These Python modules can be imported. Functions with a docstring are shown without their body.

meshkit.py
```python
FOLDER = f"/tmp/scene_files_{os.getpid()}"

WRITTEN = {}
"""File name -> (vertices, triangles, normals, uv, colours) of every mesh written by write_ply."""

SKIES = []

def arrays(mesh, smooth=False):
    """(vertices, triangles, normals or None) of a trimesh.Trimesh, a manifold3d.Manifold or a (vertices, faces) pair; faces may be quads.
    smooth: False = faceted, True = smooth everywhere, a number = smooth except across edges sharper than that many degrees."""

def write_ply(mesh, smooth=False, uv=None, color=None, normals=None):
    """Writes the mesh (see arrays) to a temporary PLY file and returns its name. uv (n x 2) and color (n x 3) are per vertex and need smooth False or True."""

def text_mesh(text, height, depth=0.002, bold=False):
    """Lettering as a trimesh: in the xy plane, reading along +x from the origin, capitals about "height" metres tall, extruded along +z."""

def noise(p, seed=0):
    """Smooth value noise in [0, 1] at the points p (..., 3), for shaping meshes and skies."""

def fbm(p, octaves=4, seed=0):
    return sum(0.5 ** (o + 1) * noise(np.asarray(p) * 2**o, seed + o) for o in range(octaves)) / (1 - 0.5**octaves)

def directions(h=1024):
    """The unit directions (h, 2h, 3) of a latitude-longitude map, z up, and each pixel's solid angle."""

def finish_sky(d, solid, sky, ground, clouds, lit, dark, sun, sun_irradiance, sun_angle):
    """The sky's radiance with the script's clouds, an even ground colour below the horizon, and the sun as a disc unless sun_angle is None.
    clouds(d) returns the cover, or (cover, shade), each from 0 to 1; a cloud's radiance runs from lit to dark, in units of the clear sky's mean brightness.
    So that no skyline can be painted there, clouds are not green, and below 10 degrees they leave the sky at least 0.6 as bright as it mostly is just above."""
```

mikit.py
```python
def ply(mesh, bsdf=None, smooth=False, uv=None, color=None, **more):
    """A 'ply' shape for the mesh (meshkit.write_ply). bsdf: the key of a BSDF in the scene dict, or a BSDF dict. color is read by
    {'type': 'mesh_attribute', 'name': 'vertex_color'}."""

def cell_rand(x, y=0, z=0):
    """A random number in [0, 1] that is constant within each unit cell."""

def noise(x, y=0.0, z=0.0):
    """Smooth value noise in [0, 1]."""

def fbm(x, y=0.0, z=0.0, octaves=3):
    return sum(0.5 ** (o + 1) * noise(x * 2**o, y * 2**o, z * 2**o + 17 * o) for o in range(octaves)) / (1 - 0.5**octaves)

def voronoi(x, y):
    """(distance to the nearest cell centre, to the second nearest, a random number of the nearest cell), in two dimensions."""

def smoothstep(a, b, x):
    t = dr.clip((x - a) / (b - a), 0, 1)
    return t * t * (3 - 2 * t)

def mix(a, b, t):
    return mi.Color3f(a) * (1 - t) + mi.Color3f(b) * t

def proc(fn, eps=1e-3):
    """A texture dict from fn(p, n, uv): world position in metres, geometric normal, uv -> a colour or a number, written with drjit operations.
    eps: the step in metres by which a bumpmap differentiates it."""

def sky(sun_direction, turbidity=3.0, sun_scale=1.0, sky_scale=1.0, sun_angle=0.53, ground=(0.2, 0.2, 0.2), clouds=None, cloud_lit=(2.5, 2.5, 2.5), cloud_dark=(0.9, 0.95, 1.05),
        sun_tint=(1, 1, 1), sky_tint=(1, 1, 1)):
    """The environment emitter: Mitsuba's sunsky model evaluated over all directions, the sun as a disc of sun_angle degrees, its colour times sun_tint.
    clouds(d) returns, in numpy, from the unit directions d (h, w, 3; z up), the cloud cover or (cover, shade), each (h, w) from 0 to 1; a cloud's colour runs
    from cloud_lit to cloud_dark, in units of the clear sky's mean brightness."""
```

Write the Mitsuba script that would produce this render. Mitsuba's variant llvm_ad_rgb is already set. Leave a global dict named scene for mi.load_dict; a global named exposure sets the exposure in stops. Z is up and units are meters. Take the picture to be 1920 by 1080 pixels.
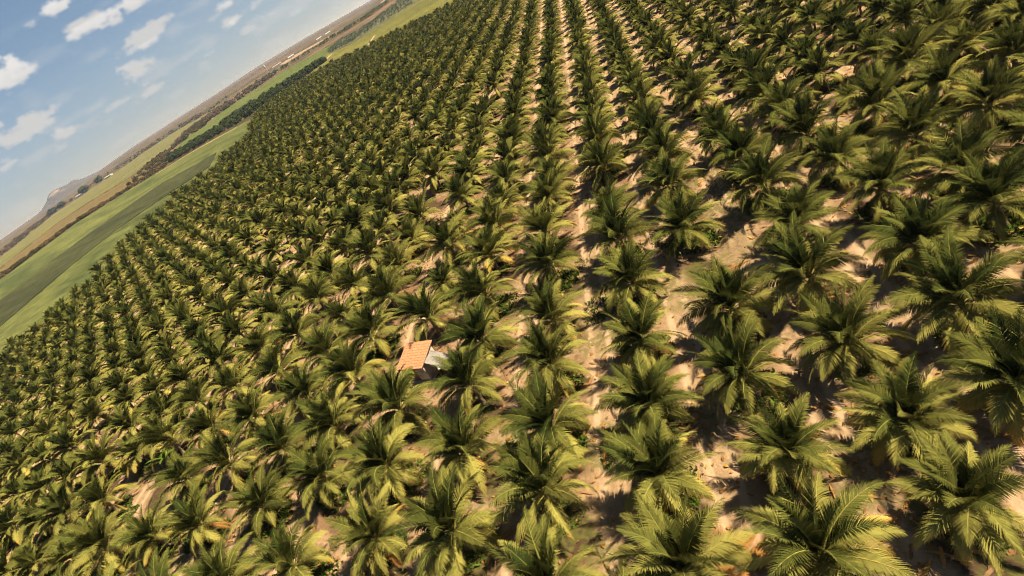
import math
import numpy as np, trimesh, shapely
import drjit as dr
import mitsuba as mi
import mikit, meshkit
from mikit import fbm, noise, smoothstep, mix, cell_rand, voronoi

T = mi.ScalarTransform4f
scene, labels = {}, {}
rng = np.random.default_rng(11)

# ------------------------------------------------------------------ camera, sky, sun, exposure
CAM_Z, ROLL, PITCH, FOV = 33.7, math.radians(32.92), math.radians(28.72), 82.74
FWD = np.array([0, math.cos(PITCH), -math.sin(PITCH)])
_r0 = np.array([1.0, 0, 0]); _d0 = np.cross(FWD, _r0)
RIGHT = math.cos(ROLL) * _r0 + math.sin(ROLL) * _d0
DOWN = -math.sin(ROLL) * _r0 + math.cos(ROLL) * _d0
EYE = np.array([0, 0, CAM_Z])
scene['camera'] = {'type': 'perspective', 'fov': FOV, 'fov_axis': 'x', 'near_clip': 0.5, 'far_clip': 90000.0,
                   'to_world': T().look_at(origin=EYE.tolist(), target=(EYE + FWD).tolist(), up=(-DOWN).tolist()),
                   'medium': {'type': 'ref', 'id': 'haze_air'}}
SUN_AZ, SUN_EL = math.radians(-7), math.radians(53)
SUN = [math.cos(SUN_EL) * math.cos(SUN_AZ), math.cos(SUN_EL) * math.sin(SUN_AZ), math.sin(SUN_EL)]
exposure = 1.66

# fair-weather clouds: (azimuth from north, elevation, half length, half height) in degrees
CLOUDS = [(-17.16, 10.49, 1.21, .3), (-16.36, 8.7, 2.15, .38), (-13.53, 8.35, 2.42, .45), (-13.62, 6.17, 2.9, .51), (-15.47, 4.62, 1.98, .53),
          (-22.83, 8.25, 2.0, .74), (-24.3, 5.09, 2.66, .59), (-22.69, 3.59, 1.34, .28), (-18.17, 3.45, 1.42, .21), (-15.78, 3.17, 1.16, .29),
          (-7.74, 4.08, 1.13, .26), (-6.96, 5.32, 1.3, .21), (-5.02, 4.25, 1.1, .18), (-4.37, 3.11, .62, .19), (-2.4, 2.24, 1.35, .19),
          (-25.63, 6.07, .28, .22), (-27.29, 3.76, .63, .33), (-23.93, 2.99, .83, .21), (-12.49, 3.56, .77, .15), (-10.71, 2.99, .95, .15),
          (-6.89, 2.91, .97, .3), (-27.97, 2.35, 1.06, .2), (-19.33, 10.4, .44, .12), (-10.85, 4.01, .43, .11), (-8.52, 4.97, .77, .14), (-28.9, 2.31, .48, .2)]
_cr = np.random.default_rng(5)
for _ in range(230):
    a, e = _cr.uniform(-180, 180), _cr.uniform(3, 40)
    if not (-34 < a < 8 and e < 14) and abs(a - 97) > 25:
        s = 0.5 + e / 14
        CLOUDS.append((a, e, _cr.uniform(.9, 2.4) * s, _cr.uniform(.25, .6) * s))


def clouds(d):
    az = np.degrees(np.arctan2(d[..., 0], d[..., 1])); el = np.degrees(np.arcsin(np.clip(d[..., 2], -1, 1)))
    cover = np.zeros(az.shape); shade = np.zeros(az.shape)
    P = np.stack([az * .95, el * 2.4, az * 0 + 3.1], -1)
    n = meshkit.fbm(P, 5, 3)
    n2 = meshkit.fbm(P * 2.7 + 9, 4, 8)
    for a, e, L, H in CLOUDS:
        da = (az - a + 180) % 360 - 180
        u, v = da / (L * 1.02), (el - e) / (H * 1.75)
        near = (np.abs(u) < 2) & (np.abs(v) < 3)
        uu, vv = u[near], v[near]
        vv = np.where(vv < 0, vv * 1.55, vv)
        f = 1 - (uu ** 2 + vv ** 2) + (n[near] - .5) * 2.6 + (n2[near] - .5) * 1.5
        c = np.clip(f / .8, 0, 1) * np.clip(e / 4.0, .45, 1) * np.clip(H / .26, .35, 1)
        cover[near] = np.maximum(cover[near], c * c * (3 - 2 * c))
        shade[near] = np.maximum(shade[near], np.clip(.35 - v[near] * .5 + (n2[near] - .5) * .9, 0, 1) * .55)
    wisp = np.clip((meshkit.fbm(np.stack([az * .35, el * 1.6, az * 0], -1), 5, 21) - .56) * 2.2, 0, .35)
    veil = .62 * np.exp(-np.maximum(el, 0) / 3.2)              # the thin white veil that lies over the horizon
    return np.maximum(cover, veil + (1 - veil) * wisp * np.clip((12 - el) / 8, 0, 1)), np.maximum(shade, .45 * (cover < veil))


scene['sky_light'] = mikit.sky(SUN, turbidity=3.0, sun_scale=4.1, sky_scale=0.88, ground=(.15, .13, .08), clouds=clouds,
                               cloud_lit=(3.5, 3.4, 3.3), cloud_dark=(1.9, 2.0, 2.1), sun_tint=(1.0, .95, .83), sky_tint=(1.0, 1.0, .97))


# ------------------------------------------------------------------ helpers
def add(key, mesh, bsdf, smooth=False, uv=None, **lab):
    k = key; n = 0
    while k in scene:
        n += 1; k = f'{key}_{n:03d}'
    scene[k] = mikit.ply(mesh, bsdf, smooth=smooth, uv=uv)
    if lab:
        labels[k] = lab
    return k


class MB:
    """Collects vertices, triangles and uv."""
    def __init__(s): s.v, s.f, s.t, s.n = [], [], [], 0

    def put(s, v, f, uv=None):
        v = np.asarray(v, float); f = np.asarray(f, int)
        s.v.append(v); s.f.append(f + s.n); s.t.append(np.zeros((len(v), 2)) if uv is None else np.asarray(uv, float)); s.n += len(v)

    def get(s): return np.vstack(s.v), np.vstack(s.f), np.vstack(s.t)


def box(c, e, yaw=0.0):
    m = trimesh.creation.box(extents=e)
    m.apply_transform(trimesh.transformations.rotation_matrix(yaw, [0, 0, 1])); m.apply_translation(c)
    return m


# ------------------------------------------------------------------ materials
def principled(key, fn, rough=.9, spec=.2, bump=None, bscale=.02, eps=.02, **more):
    b = {'type': 'principled', 'base_color': mikit.proc(fn) if callable(fn) else {'type': 'rgb', 'value': list(fn)}, 'roughness': rough, 'specular': spec, **more}
    if bump is not None:
        b = {'type': 'bumpmap', 'scale': bscale, 'nested': mikit.proc(bump, eps=eps), 'bsdf': b} if False else {'type': 'bumpmap', 'arbitrary': mikit.proc(bump, eps=eps), 'scale': bscale, 'bsdf': b}
    scene[key] = {'type': 'twosided', 'bsdf': b}


def leaf_color(p, n, uv):
    """uv.x: 0 young green .. 1 yellow .. 2 dry brown bark; uv.y: a random tone of the leaflet."""
    u = uv.x + (noise(p.x * .11, p.y * .11) - .5) * .22 * (1 - smoothstep(1.0, 1.2, uv.x))
    c = mix((.028, .043, .011), (.080, .090, .022), smoothstep(-.05, .30, u))
    c = mix(c, (.205, .202, .054), smoothstep(.22, .58, u))
    c = mix(c, (.37, .270, .065), smoothstep(.64, .98, u))
    c = mix(c, (.26, .135, .045), smoothstep(1.0, 1.3, u))
    c = mix(c, (.15, .105, .07), smoothstep(1.4, 2.0, u))
    return c * (.60 + .50 * uv.y)


scene['palm_leaf'] = {'type': 'principledthin', 'base_color': mikit.proc(leaf_color), 'roughness': .32, 'diff_trans': .45, 'spec_trans': 0.0, 'eta': 1.5}


def soil_fn(p, n, uv):
    big = fbm(p.x * .055, p.y * .055, octaves=3)
    mid = fbm(p.x * .45 + 7, p.y * .45, octaves=4)
    fine = fbm(p.x * 3.1, p.y * 3.1 + 5, octaves=3)
    c = mix((.122, .086, .052), (.185, .135, .084), smoothstep(.25, .75, mid * .5 + fine * .6))
    c = c * (.82 + .36 * noise(p.x * 14, p.y * 14))
    # litter, scattered round each palm and across the rows
    fx = uv.x - dr.floor(uv.x + .5); fy = uv.y - dr.floor(uv.y + .5)
    dpalm = dr.sqrt(dr.square(fx) + dr.square(fy))
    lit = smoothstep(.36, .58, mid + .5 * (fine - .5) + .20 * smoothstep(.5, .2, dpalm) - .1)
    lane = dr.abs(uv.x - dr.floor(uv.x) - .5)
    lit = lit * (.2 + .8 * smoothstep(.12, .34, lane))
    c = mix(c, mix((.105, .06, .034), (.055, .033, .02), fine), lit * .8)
    mulch_shade = smoothstep(.40, .20, dpalm + .35 * (mid - .5) + .2 * (fine - .5))      # dark frond mulch that also paints in the black shade under each crown
    c = mix(c, mix((.022, .016, .009), (.045, .030, .018), fine), mulch_shade * .92)
    # wheel tracks along the lanes between the rows
    tr = smoothstep(.055, .02, dr.abs(lane - .11)) * smoothstep(.2, .45, fbm(p.x * .2, p.y * .2 + 50))
    c = mix(c, (.25, .185, .125), tr * .7)
    # low weeds
    wd = smoothstep(.56, .70, fbm(p.x * .16 + 31, p.y * .16, octaves=4) + .16 * smoothstep(.45, .15, dpalm))
    c = mix(c, mix((.026, .042, .009), (.06, .065, .014), fine), wd * .7 * smoothstep(.35, .6, fine + .3 * (mid - .5)))
    return c * (.8 + .4 * big)


def soil_bump(p, n, uv):
    return fbm(p.x * 2.2, p.y * 2.2, octaves=4)


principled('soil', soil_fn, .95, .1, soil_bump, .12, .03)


def far_ground(p, n, uv):
    r = dr.sqrt(p.x * p.x + p.y * p.y)
    s = fbm(p.x * .0011, p.y * .0032, octaves=5)
    m = fbm(p.x * .012 + 3, p.y * .02, octaves=4)
    t = noise(p.x * .12, p.y * .12)
    c = mix((.15, .105, .062), (.085, .085, .035), smoothstep(.38, .62, s))
    c = mix(c, (.26, .18, .115), smoothstep(.58, .74, fbm(p.x * .0022 + 9, p.y * .006, octaves=4)) * .8)
    c = mix(c, (.045, .05, .022), smoothstep(.50, .66, m) * .75)
    return c * (.21 + .17 * t) * mi.Color3f(.98, .93, .97)


principled('scrubland', far_ground, .95, .1)


def crop_fn(a, b, stripe, dirx, diry):
    def fn(p, n, uv):
        k = p.x * dirx + p.y * diry
        w = noise(k * stripe + 4 * noise(p.x * .01, p.y * .01), 2.0)
        w2 = noise(k * stripe * 4.3 + 11, 5.0)
        m = fbm(p.x * .02, p.y * .02, octaves=4)
        g = fbm(p.x * .22, p.y * .22, octaves=3)
        return mix(a, b, dr.clip(w * .75 + w2 * .3 + m * .8 - .45, 0, 1)) * (.55 + .9 * g)
    return fn


principled('crop_green', crop_fn((0.020, 0.028, 0.008), (0.048, 0.055, 0.016), .055, -.72, -.69), .9, .15)
principled('crop_cloud_shade', crop_fn((0.011, 0.014, 0.005), (0.021, 0.025, 0.009), .09, -.72, -.69), .9, .15)  # field green darkened in colour to stand for a cloud shadow
principled('crop_light', crop_fn((0.037, 0.040, 0.013), (0.057, 0.055, 0.020), .03, -.6, .8), .9, .15)
principled('crop_bright', crop_fn((0.025, 0.037, 0.006), (0.037, 0.048, 0.009), .03, .9, .3), .9, .15)
principled('crop_yellow', crop_fn((0.037, 0.040, 0.008), (0.057, 0.057, 0.012), .05, .9, .3), .9, .15)
principled('bare_orange', crop_fn((0.035, 0.031, 0.012), (0.060, 0.042, 0.020), .02, -.6, .8), .95, .1)
principled('bare_pink', crop_fn((0.103, 0.070, 0.049), (0.137, 0.096, 0.069), .02, .1, .9), .95, .1)
principled('bare_track', (.17, .125, .07), .95, .1)
principled('grey_soil', crop_fn((0.031, 0.035, 0.021), (0.049, 0.049, 0.030), .08, .9, .3), .95, .1)


def forest_fn(p, n, uv):
    m = fbm(p.x * .06, p.y * .06, octaves=2)
    return mix((.012, .022, .009), (.040, .050, .015), m) * (.5 + 1.0 * uv.y)


def scrub_fn(p, n, uv):
    m = fbm(p.x * .05 + 4, p.y * .05, octaves=2)
    return mix((.038, .038, .014), (.085, .06, .034), smoothstep(.35, .65, m)) * (.6 + .8 * uv.y)


def weed_fn(p, n, uv):
    return mix((.022, .050, .008), (.070, .105, .016), fbm(p.x * .5, p.y * .5, octaves=2)) * (.6 + .8 * uv.y)


scene['forest_leaf'] = {'type': 'principledthin', 'base_color': mikit.proc(forest_fn), 'roughness': .6, 'diff_trans': .4, 'spec_trans': 0.0}
scene['scrub_leaf'] = {'type': 'principledthin', 'base_color': mikit.proc(scrub_fn), 'roughness': .7, 'diff_trans': .5, 'spec_trans': 0.0}
scene['weed_leaf'] = {'type': 'principledthin', 'base_color': mikit.proc(weed_fn), 'roughness': .6, 'diff_trans': .6, 'spec_trans': 0.0}


def wall_fn(p, n, uv):
    s = fbm(p.x * 1.3, p.y * 1.3, p.z * 2.0, octaves=4)
    return mix((.34, .31, .275), (.22, .185, .145), smoothstep(.45, .75, s + .25 * smoothstep(.7, 0.0, p.z)))


principled('whitewash', wall_fn, .9, .15)
principled('terracotta', lambda p, n, uv: mix((.225, .105, .053), (.32, .165, .095), noise(p.x * 3.3, p.y * 3.3, p.z * 3.3) * .5 + noise(p.x * 17, p.y * 17) * .5), .85, .2)
principled('zinc', lambda p, n, uv: mix((.21, .21, .205), (.12, .11, .10), smoothstep(.5, .75, fbm(p.x * 1.1, p.y * 1.1, octaves=4))), .6, .3)
principled('wood_dark', lambda p, n, uv: mix((.10, .065, .04), (.17, .11, .07), noise(p.x * 9, p.y * 9, p.z * 2)), .8, .2)
principled('concrete', lambda p, n, uv: mix((.33, .29, .24), (.24, .20, .16), fbm(p.x * 1.7, p.y * 1.7)), .9, .15)
principled('bark', lambda p, n, uv: mix((.20, .155, .11), (.09, .07, .05), noise(p.x * 4, p.y * 4, p.z * 11)), .9, .15)
principled('coconut_skin', lambda p, n, uv: mix((.12, .15, .025), (.28, .20, .04), noise(p.x * 2, p.y * 2)), .5, .3)
principled('white_paint', (.30, .295, .285), .6, .3)
principled('rock', lambda p, n, uv: mix(mix((.040, .036, .036), (.022, .021, .022), fbm(p.x * .006, p.y * .006, p.z * .02, octaves=4)), (.12, .10, .085), smoothstep(.56, .66, fbm(p.x * .01, p.y * .01, p.z * .03 + 4)) * smoothstep(90, 140, p.z)), .95, .1)

# ------------------------------------------------------------------ terrain
_AZ = [-180, -31.3, -28.1, -19.8, -12.3, -8, -3.2, 3.3, 8, 180]
_AV = [.22, .22, .40, 1, .93, 1, .78, .22, .22, .22]


def terrain(x, y):
    x, y = np.asarray(x, float), np.asarray(y, float)
    r = np.hypot(x, y); az = np.degrees(np.arctan2(x, y)); A = np.interp(az, _AZ, _AV)
    t = np.clip((np.log(np.maximum(r, 1)) - math.log(850)) / (math.log(6000) - math.log(850)), 0, 1)
    return np.minimum(r, 12000) * .0103 * A * t * t * (3 - 2 * t)


rr = np.concatenate([[0.01], np.geomspace(20, 45000, 260)])
aa = np.radians(np.concatenate([np.arange(-180, -45, 5.0), np.arange(-45, 20, .15), np.arange(20, 180.1, 5.0)]))
R_, A_ = np.meshgrid(rr, aa, indexing='ij')
X_, Y_ = R_ * np.sin(A_), R_ * np.cos(A_)
Z_ = terrain(X_, Y_)
far = np.clip((R_ - 5000) / 4000, 0, 1)
Z_ = Z_ + far * 14 * (meshkit.fbm(np.stack([X_ * .0006, Y_ * .0006, X_ * 0], -1), 2, 2) - .5)
i, j = np.meshgrid(np.arange(len(rr) - 1), np.arange(len(aa) - 1), indexing='ij')
q = np.stack([i * len(aa) + j, i * len(aa) + j + 1, (i + 1) * len(aa) + j + 1, (i + 1) * len(aa) + j], -1).reshape(-1, 4)[:, ::-1]
add('ground', (np.stack([X_, Y_, Z_], -1).reshape(-1, 3), q), 'scrubland', smooth=True, kind='structure')


def resample(pl, n):
    pl = np.asarray(pl, float); s = np.r_[0, np.cumsum(np.linalg.norm(np.diff(pl, axis=0), axis=1))]
    t = np.linspace(0, s[-1], n)
    return np.stack([np.interp(t, s, pl[:, 0]), np.interp(t, s, pl[:, 1])], 1)


def strip(low, up, n=70, m=14, wob=0.0, seed=0):
    a, b = resample(low, n), resample(up, n)
    if wob:
        rg = np.random.default_rng(seed)
        b = b + wob * (meshkit.fbm(np.c_[np.arange(n) * .35, np.zeros(n), np.zeros(n)], 3, seed)[:, None] - .5) * np.array([[.3, 1]]) * 2
    t = np.linspace(0, 1, m)[None, :, None]
    return a[:, None] * (1 - t) + b[:, None] * t


def field(key, low, up, mat, h, n=70, m=14, wob=0.0, seed=0, **lab):
    P = strip(low, up, n, m, wob, seed); n, m = P.shape[:2]
    Z = terrain(P[..., 0], P[..., 1]) + h
    top = np.concatenate([P, Z[..., None]], -1).reshape(-1, 3)
    i, j = np.meshgrid(np.arange(n - 1), np.arange(m - 1), indexing='ij')
    f = np.stack([i * m + j, (i + 1) * m + j, (i + 1) * m + j + 1, i * m + j + 1], -1).reshape(-1, 4)
    # a skirt down to the ground, so that the crop has its height
    loop = [(k, 0) for k in range(n)] + [(n - 1, k) for k in range(1, m)] + [(k, m - 1) for k in range(n - 2, -1, -1)] + [(0, k) for k in range(m - 2, 0, -1)]
    li = np.array([a * m + b for a, b in loop]); base = top[li] - [0, 0, h + .5]
    v = np.vstack([top, base]); k = np.arange(len(li)); o = len(top)
    sk = np.stack([li[k], li[(k + 1) % len(li)], o + (k + 1) % len(li), o + k], 1)
    f = np.vstack([f, sk])
    add(key, (v, f), mat, **lab)


PL_EDGE = [(-190, 200), (-172, 215), (-169.5, 226.9), (-155, 250), (-150, 277), (-143, 347), (-124, 395), (-104, 466), (-112, 540), (-124, 640), (-128, 730), (-100, 762), (-68, 752), (-27, 690), (4, 600), (31, 570), (69, 490), (84, 478), (120, 440)]
# the fields, from the plantation outwards
field('green_field', [(-230, 180), (-176, 213), (-172, 227), (-158, 252), (-153, 279), (-146, 349), (-127, 397), (-108, 468), (-116, 545), (-128, 660)],
      [(-700, 640), (-560, 720), (-480, 748), (-462, 900), (-400, 890), (-353, 871), (-293, 850), (-206, 783), (-150, 722), (-131, 680)], 'crop_green', .4, kind='structure')
field('dark_crop_strip', [(-235, 325), (-225, 400), (-206, 441), (-176, 455), (-136, 462)], [(-330, 440), (-310, 530), (-276, 575), (-226, 605), (-150, 545)], 'crop_cloud_shade', .75, wob=7, seed=4, kind='structure')  # cloud shadow painted as a darker sheet over the green field
field('bare_field', [(-640, 700), (-520, 765), (-480, 800), (-470, 945), (-400, 915), (-353, 895), (-310, 905)], [(-760, 900), (-640, 960), (-700, 1180), (-740, 1400), (-650, 1400), (-540, 1300), (-480, 1270)], 'bare_orange', .2, wob=60, seed=2, kind='structure')
field('light_green_field', [(-770, 905), (-650, 965), (-705, 1190), (-745, 1410), (-655, 1410), (-545, 1310), (-485, 1280), (-430, 1440), (-336, 1400)],
      [(-1050, 1400), (-1000, 1560), (-1300, 2480), (-1112, 2390), (-1000, 2440), (-880, 2480), (-850, 2660), (-780, 2640), (-540, 2290)], 'crop_light', .6, wob=30, seed=3, kind='structure')
field('bright_green_field', [(-385, 1100), (-345, 1035), (-300, 1040), (-250, 1050), (-200, 1060), (-140, 1020), (-50, 950)], [(-420, 1480), (-400, 1560), (-330, 1690), (-240, 1640), (-200, 1740), (-60, 1500), (-25, 1385)], 'crop_bright', .5, kind='structure')
field('yellow_green_field', [(-136, 750), (-104, 772), (-70, 760), (-30, 700), (2, 610), (29, 580), (67, 500), (86, 486), (125, 450)], [(-112, 815), (-70, 850), (-44, 1090), (-10, 960), (16, 930), (50, 935), (90, 925), (130, 905), (190, 880)], 'crop_yellow', .6, kind='structure')
field('grey_orchard_soil', [(-44, 1100), (-5, 975), (18, 940), (50, 945), (90, 935), (130, 915), (190, 890)], [(-46, 1230), (-18, 1375), (47, 1250), (90, 1380), (135, 1500), (215, 1770), (330, 1900)], 'grey_soil', .3, kind='structure')
field('dirt_strip', [(-245, 2320), (-150, 2300), (67, 2040), (176, 2200), (300, 2300)], [(-300, 2680), (-230, 2720), (-72, 2400), (75, 2230), (229, 3000), (500, 3200)], 'bare_pink', .5, kind='structure')
field('dirt_track', [(9, 655), (24, 760)], [(11.0, 655), (26.5, 760)], 'bare_track', .9, n=12, m=3, kind='structure')
field('dirt_track', [(-60, 890), (-42, 1000)], [(-55, 890), (-36, 1000)], 'bare_track', .95, n=12, m=3, kind='structure')
field('dirt_track', [(-305, 830), (-240, 800), (-160, 715)], [(-305, 836), (-240, 806), (-160, 720)], 'bare_track', .6, n=20, m=3, kind='structure')

# the table mountain on the horizon
prof = [(-28.76, 40), (-27.93, 72), (-27.3, 118), (-26.87, 162), (-26.47, 178), (-25.91, 161), (-25.43, 147), (-25.08, 154), (-24.75, 149), (-24.48, 122), (-24.07, 108), (-23.2, 92), (-22.0, 70)]
pa = np.linspace(-28.9, -21.9, 110); ph = np.interp(pa, [p[0] for p in prof], [p[1] for p in prof])
ph = ph + 5 * (meshkit.fbm(np.c_[pa * 4, pa * 0, pa * 0], 4, 6) - .5)
dep = np.linspace(-1, 1, 25); V = []
for a_, h_ in zip(pa, ph):
    for k in dep:
        w = np.clip(1.35 * (1 - abs(k) ** 1.4), 0, 1)
        r_ = 9000 + k * 900
        x_, y_ = r_ * math.sin(math.radians(a_)), r_ * math.cos(math.radians(a_))
        g = float(terrain(x_, y_))
        nz = (meshkit.fbm(np.array([[x_ * .004, y_ * .004, 0]]), 4, 9)[0] - .5) * 30 * w
        V.append((x_, y_, g - 12 + max(h_ + nz * .5 - g, 0) * w ** 1.2))
i, j = np.meshgrid(np.arange(len(pa) - 1), np.arange(len(dep) - 1), indexing='ij'); m = len(dep)
add('table_mountain', (np.array(V), np.stack([i * m + j, i * m + j + 1, (i + 1) * m + j + 1, (i + 1) * m + j], -1).reshape(-1, 4)), 'rock', smooth=35, kind='structure')

# ------------------------------------------------------------------ the plantation grid
COEF = np.array([[2.12, 48.84], [-162.45, -423.62], [42.91, 98.57], [272.24, 618.63], [339.14, 771.83], [133.71, 326.8], [179.02, -410.08], [58.84, 403.82], [-252.5, 796.05], [-221.93, 1024.76], [105.16, 561.19], [-128.09, 315.22], [131.68, 869.73], [67.62, 1395.26], [-531.53, 669.68], [-303.01, 698.54], [-140.49, 1750.35], [448.98, 856.69], [-424.87, 753.68], [-231.9, 1099.48], [-238.04, 234.51]])
SURVEY = {(0, 4): (-8.0, 22.9), (0, -3): (11.3, 73.0), (0, -2): (7.1, 64.3), (0, -1): (4.7, 56.3), (0, 0): (1.8, 47.6), (0, 1): (-0.7, 41.2), (0, 2): (-3.4, 34.5), (0, 3): (-5.8, 28.8), (1, -4): (18.8, 71.1), (1, -3): (14.6, 60.2), (1, -2): (12.1, 53.0), (1, -1): (9.8, 45.9), (1, 0): (6.5, 38.4), (1, 1): (3.8, 31.6), (1, 2): (1.5, 25.4), (1, 3): (-0.8, 19.4), (2, -4): (21.5, 57.5), (2, -3): (18.1, 48.6), (2, -1): (13.7, 35.0), (2, 0): (10.5, 28.4), (2, 1): (8.2, 22.3), (2, 2): (5.6, 15.9), (3, -5): (28.2, 54.0), (3, -4): (26.0, 47.1), (3, -3): (23.3, 39.9), (3, -2): (19.9, 33.1), (3, -1): (16.6, 25.9), (3, 0): (14.7, 20.1), (3, 1): (13.0, 14.6), (4, -5): (31.9, 44.0), (4, -4): (29.9, 37.4), (4, -3): (26.2, 30.0), (4, -2): (23.0, 23.8), (4, -1): (20.2, 18.3), (5, -5): (34.0, 34.1), (5, -4): (31.9, 29.1), (-1, -1): (-0.2, 67.1), (-1, 0): (-2.7, 58.9), (-1, 1): (-5.7, 51.4), (-1, 2): (-8.3, 45.2), (-1, 3): (-10.7, 37.7), (-1, 4): (-13.2, 31.2), (-2, 1): (-10.0, 61.0), (-2, 3): (-15.6, 47.9), (-2, 4): (-17.6, 41.8), (-2, 5): (-19.7, 35.5), (-3, 2): (-17.9, 66.1), (-3, 3): (-20.9, 58.6), (-3, 4): (-23.7, 53.1), (-3, 5): (-24.8, 46.1)}
MISSING = {(2, -2), (-2, 2), (-6, -14), (-5, -8), (-27, 13), (-7, 8)}


def grid(i, j):
    """World x, y of the planting position in row i, place j: rows of a slightly bowed square grid."""
    u, v = np.asarray(i, float) / 40, np.asarray(j, float) / 60
    B = np.stack([u ** a * v ** b for a in range(6) for b in range(6 - a)], -1)
    return B @ COEF


edge = shapely.Polygon(PL_EDGE + [(420, 330), (420, -60), (-190, -60)])
I_, J_ = np.meshgrid(np.arange(-35, 12), np.arange(-62, 23), indexing='ij')
ij = np.c_[I_.ravel(), J_.ravel()]
xy = grid(ij[:, 0], ij[:, 1])
W = np.c_[xy, np.full(len(xy), 3.0)] - EYE
wz = W @ FWD
tx = math.tan(math.radians(FOV / 2))
u_, v_ = (W @ RIGHT) / np.maximum(wz, 1e-3) / tx, (W @ DOWN) / np.maximum(wz, 1e-3) / tx
keep = shapely.contains_xy(edge, xy[:, 0], xy[:, 1]) & (wz > 4) & (np.abs(u_) < 1.17) & (np.abs(v_) < .5625 + .17)
step = np.linalg.norm(grid(ij[:, 0], ij[:, 1] + .5) - grid(ij[:, 0], ij[:, 1] - .5), axis=1)
keep &= (step > 3.4) & (step < 10.9)
_a, _b = grid(ij[:, 0], ij[:, 1] + .5) - grid(ij[:, 0], ij[:, 1] - .5), grid(ij[:, 0] + .5, ij[:, 1]) - grid(ij[:, 0] - .5, ij[:, 1])
pitch = np.minimum(np.sqrt(np.abs(_a[:, 0] * _b[:, 1] - _a[:, 1] * _b[:, 0])), step * 1.15)      # metres per palm
PALMS = []
for (pi, pj), (px, py), s, iu, iv in zip(ij[keep], xy[keep], pitch[keep], u_[keep], v_[keep]):
    if (pi, pj) in MISSING:
        continue
    rg = np.random.default_rng(100000 + (pi + 50) * 1000 + pj + 100)
    dist = math.hypot(px, py)
    if dist > 75 and rg.random() < .018:
        continue
    if (pi, pj) in SURVEY:
        px, py = SURVEY[(pi, pj)]
    else:
        px, py = px + rg.normal(0, .16), py + rg.normal(0, .16)
    PALMS.append(dict(i=int(pi), j=int(pj), x=float(px), y=float(py), s=float(np.clip(s / 7.6, .9 if py < 60 else .72, 1.2)), d=math.sqrt(px * px + py * py + 900), vis=abs(iu) < 1.0 + 3.2 / max(math.hypot(px, py, 30), 5) and abs(iv) < .5625 + 4.2 / max(math.hypot(px, py, 30), 5), r=rg))
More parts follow.
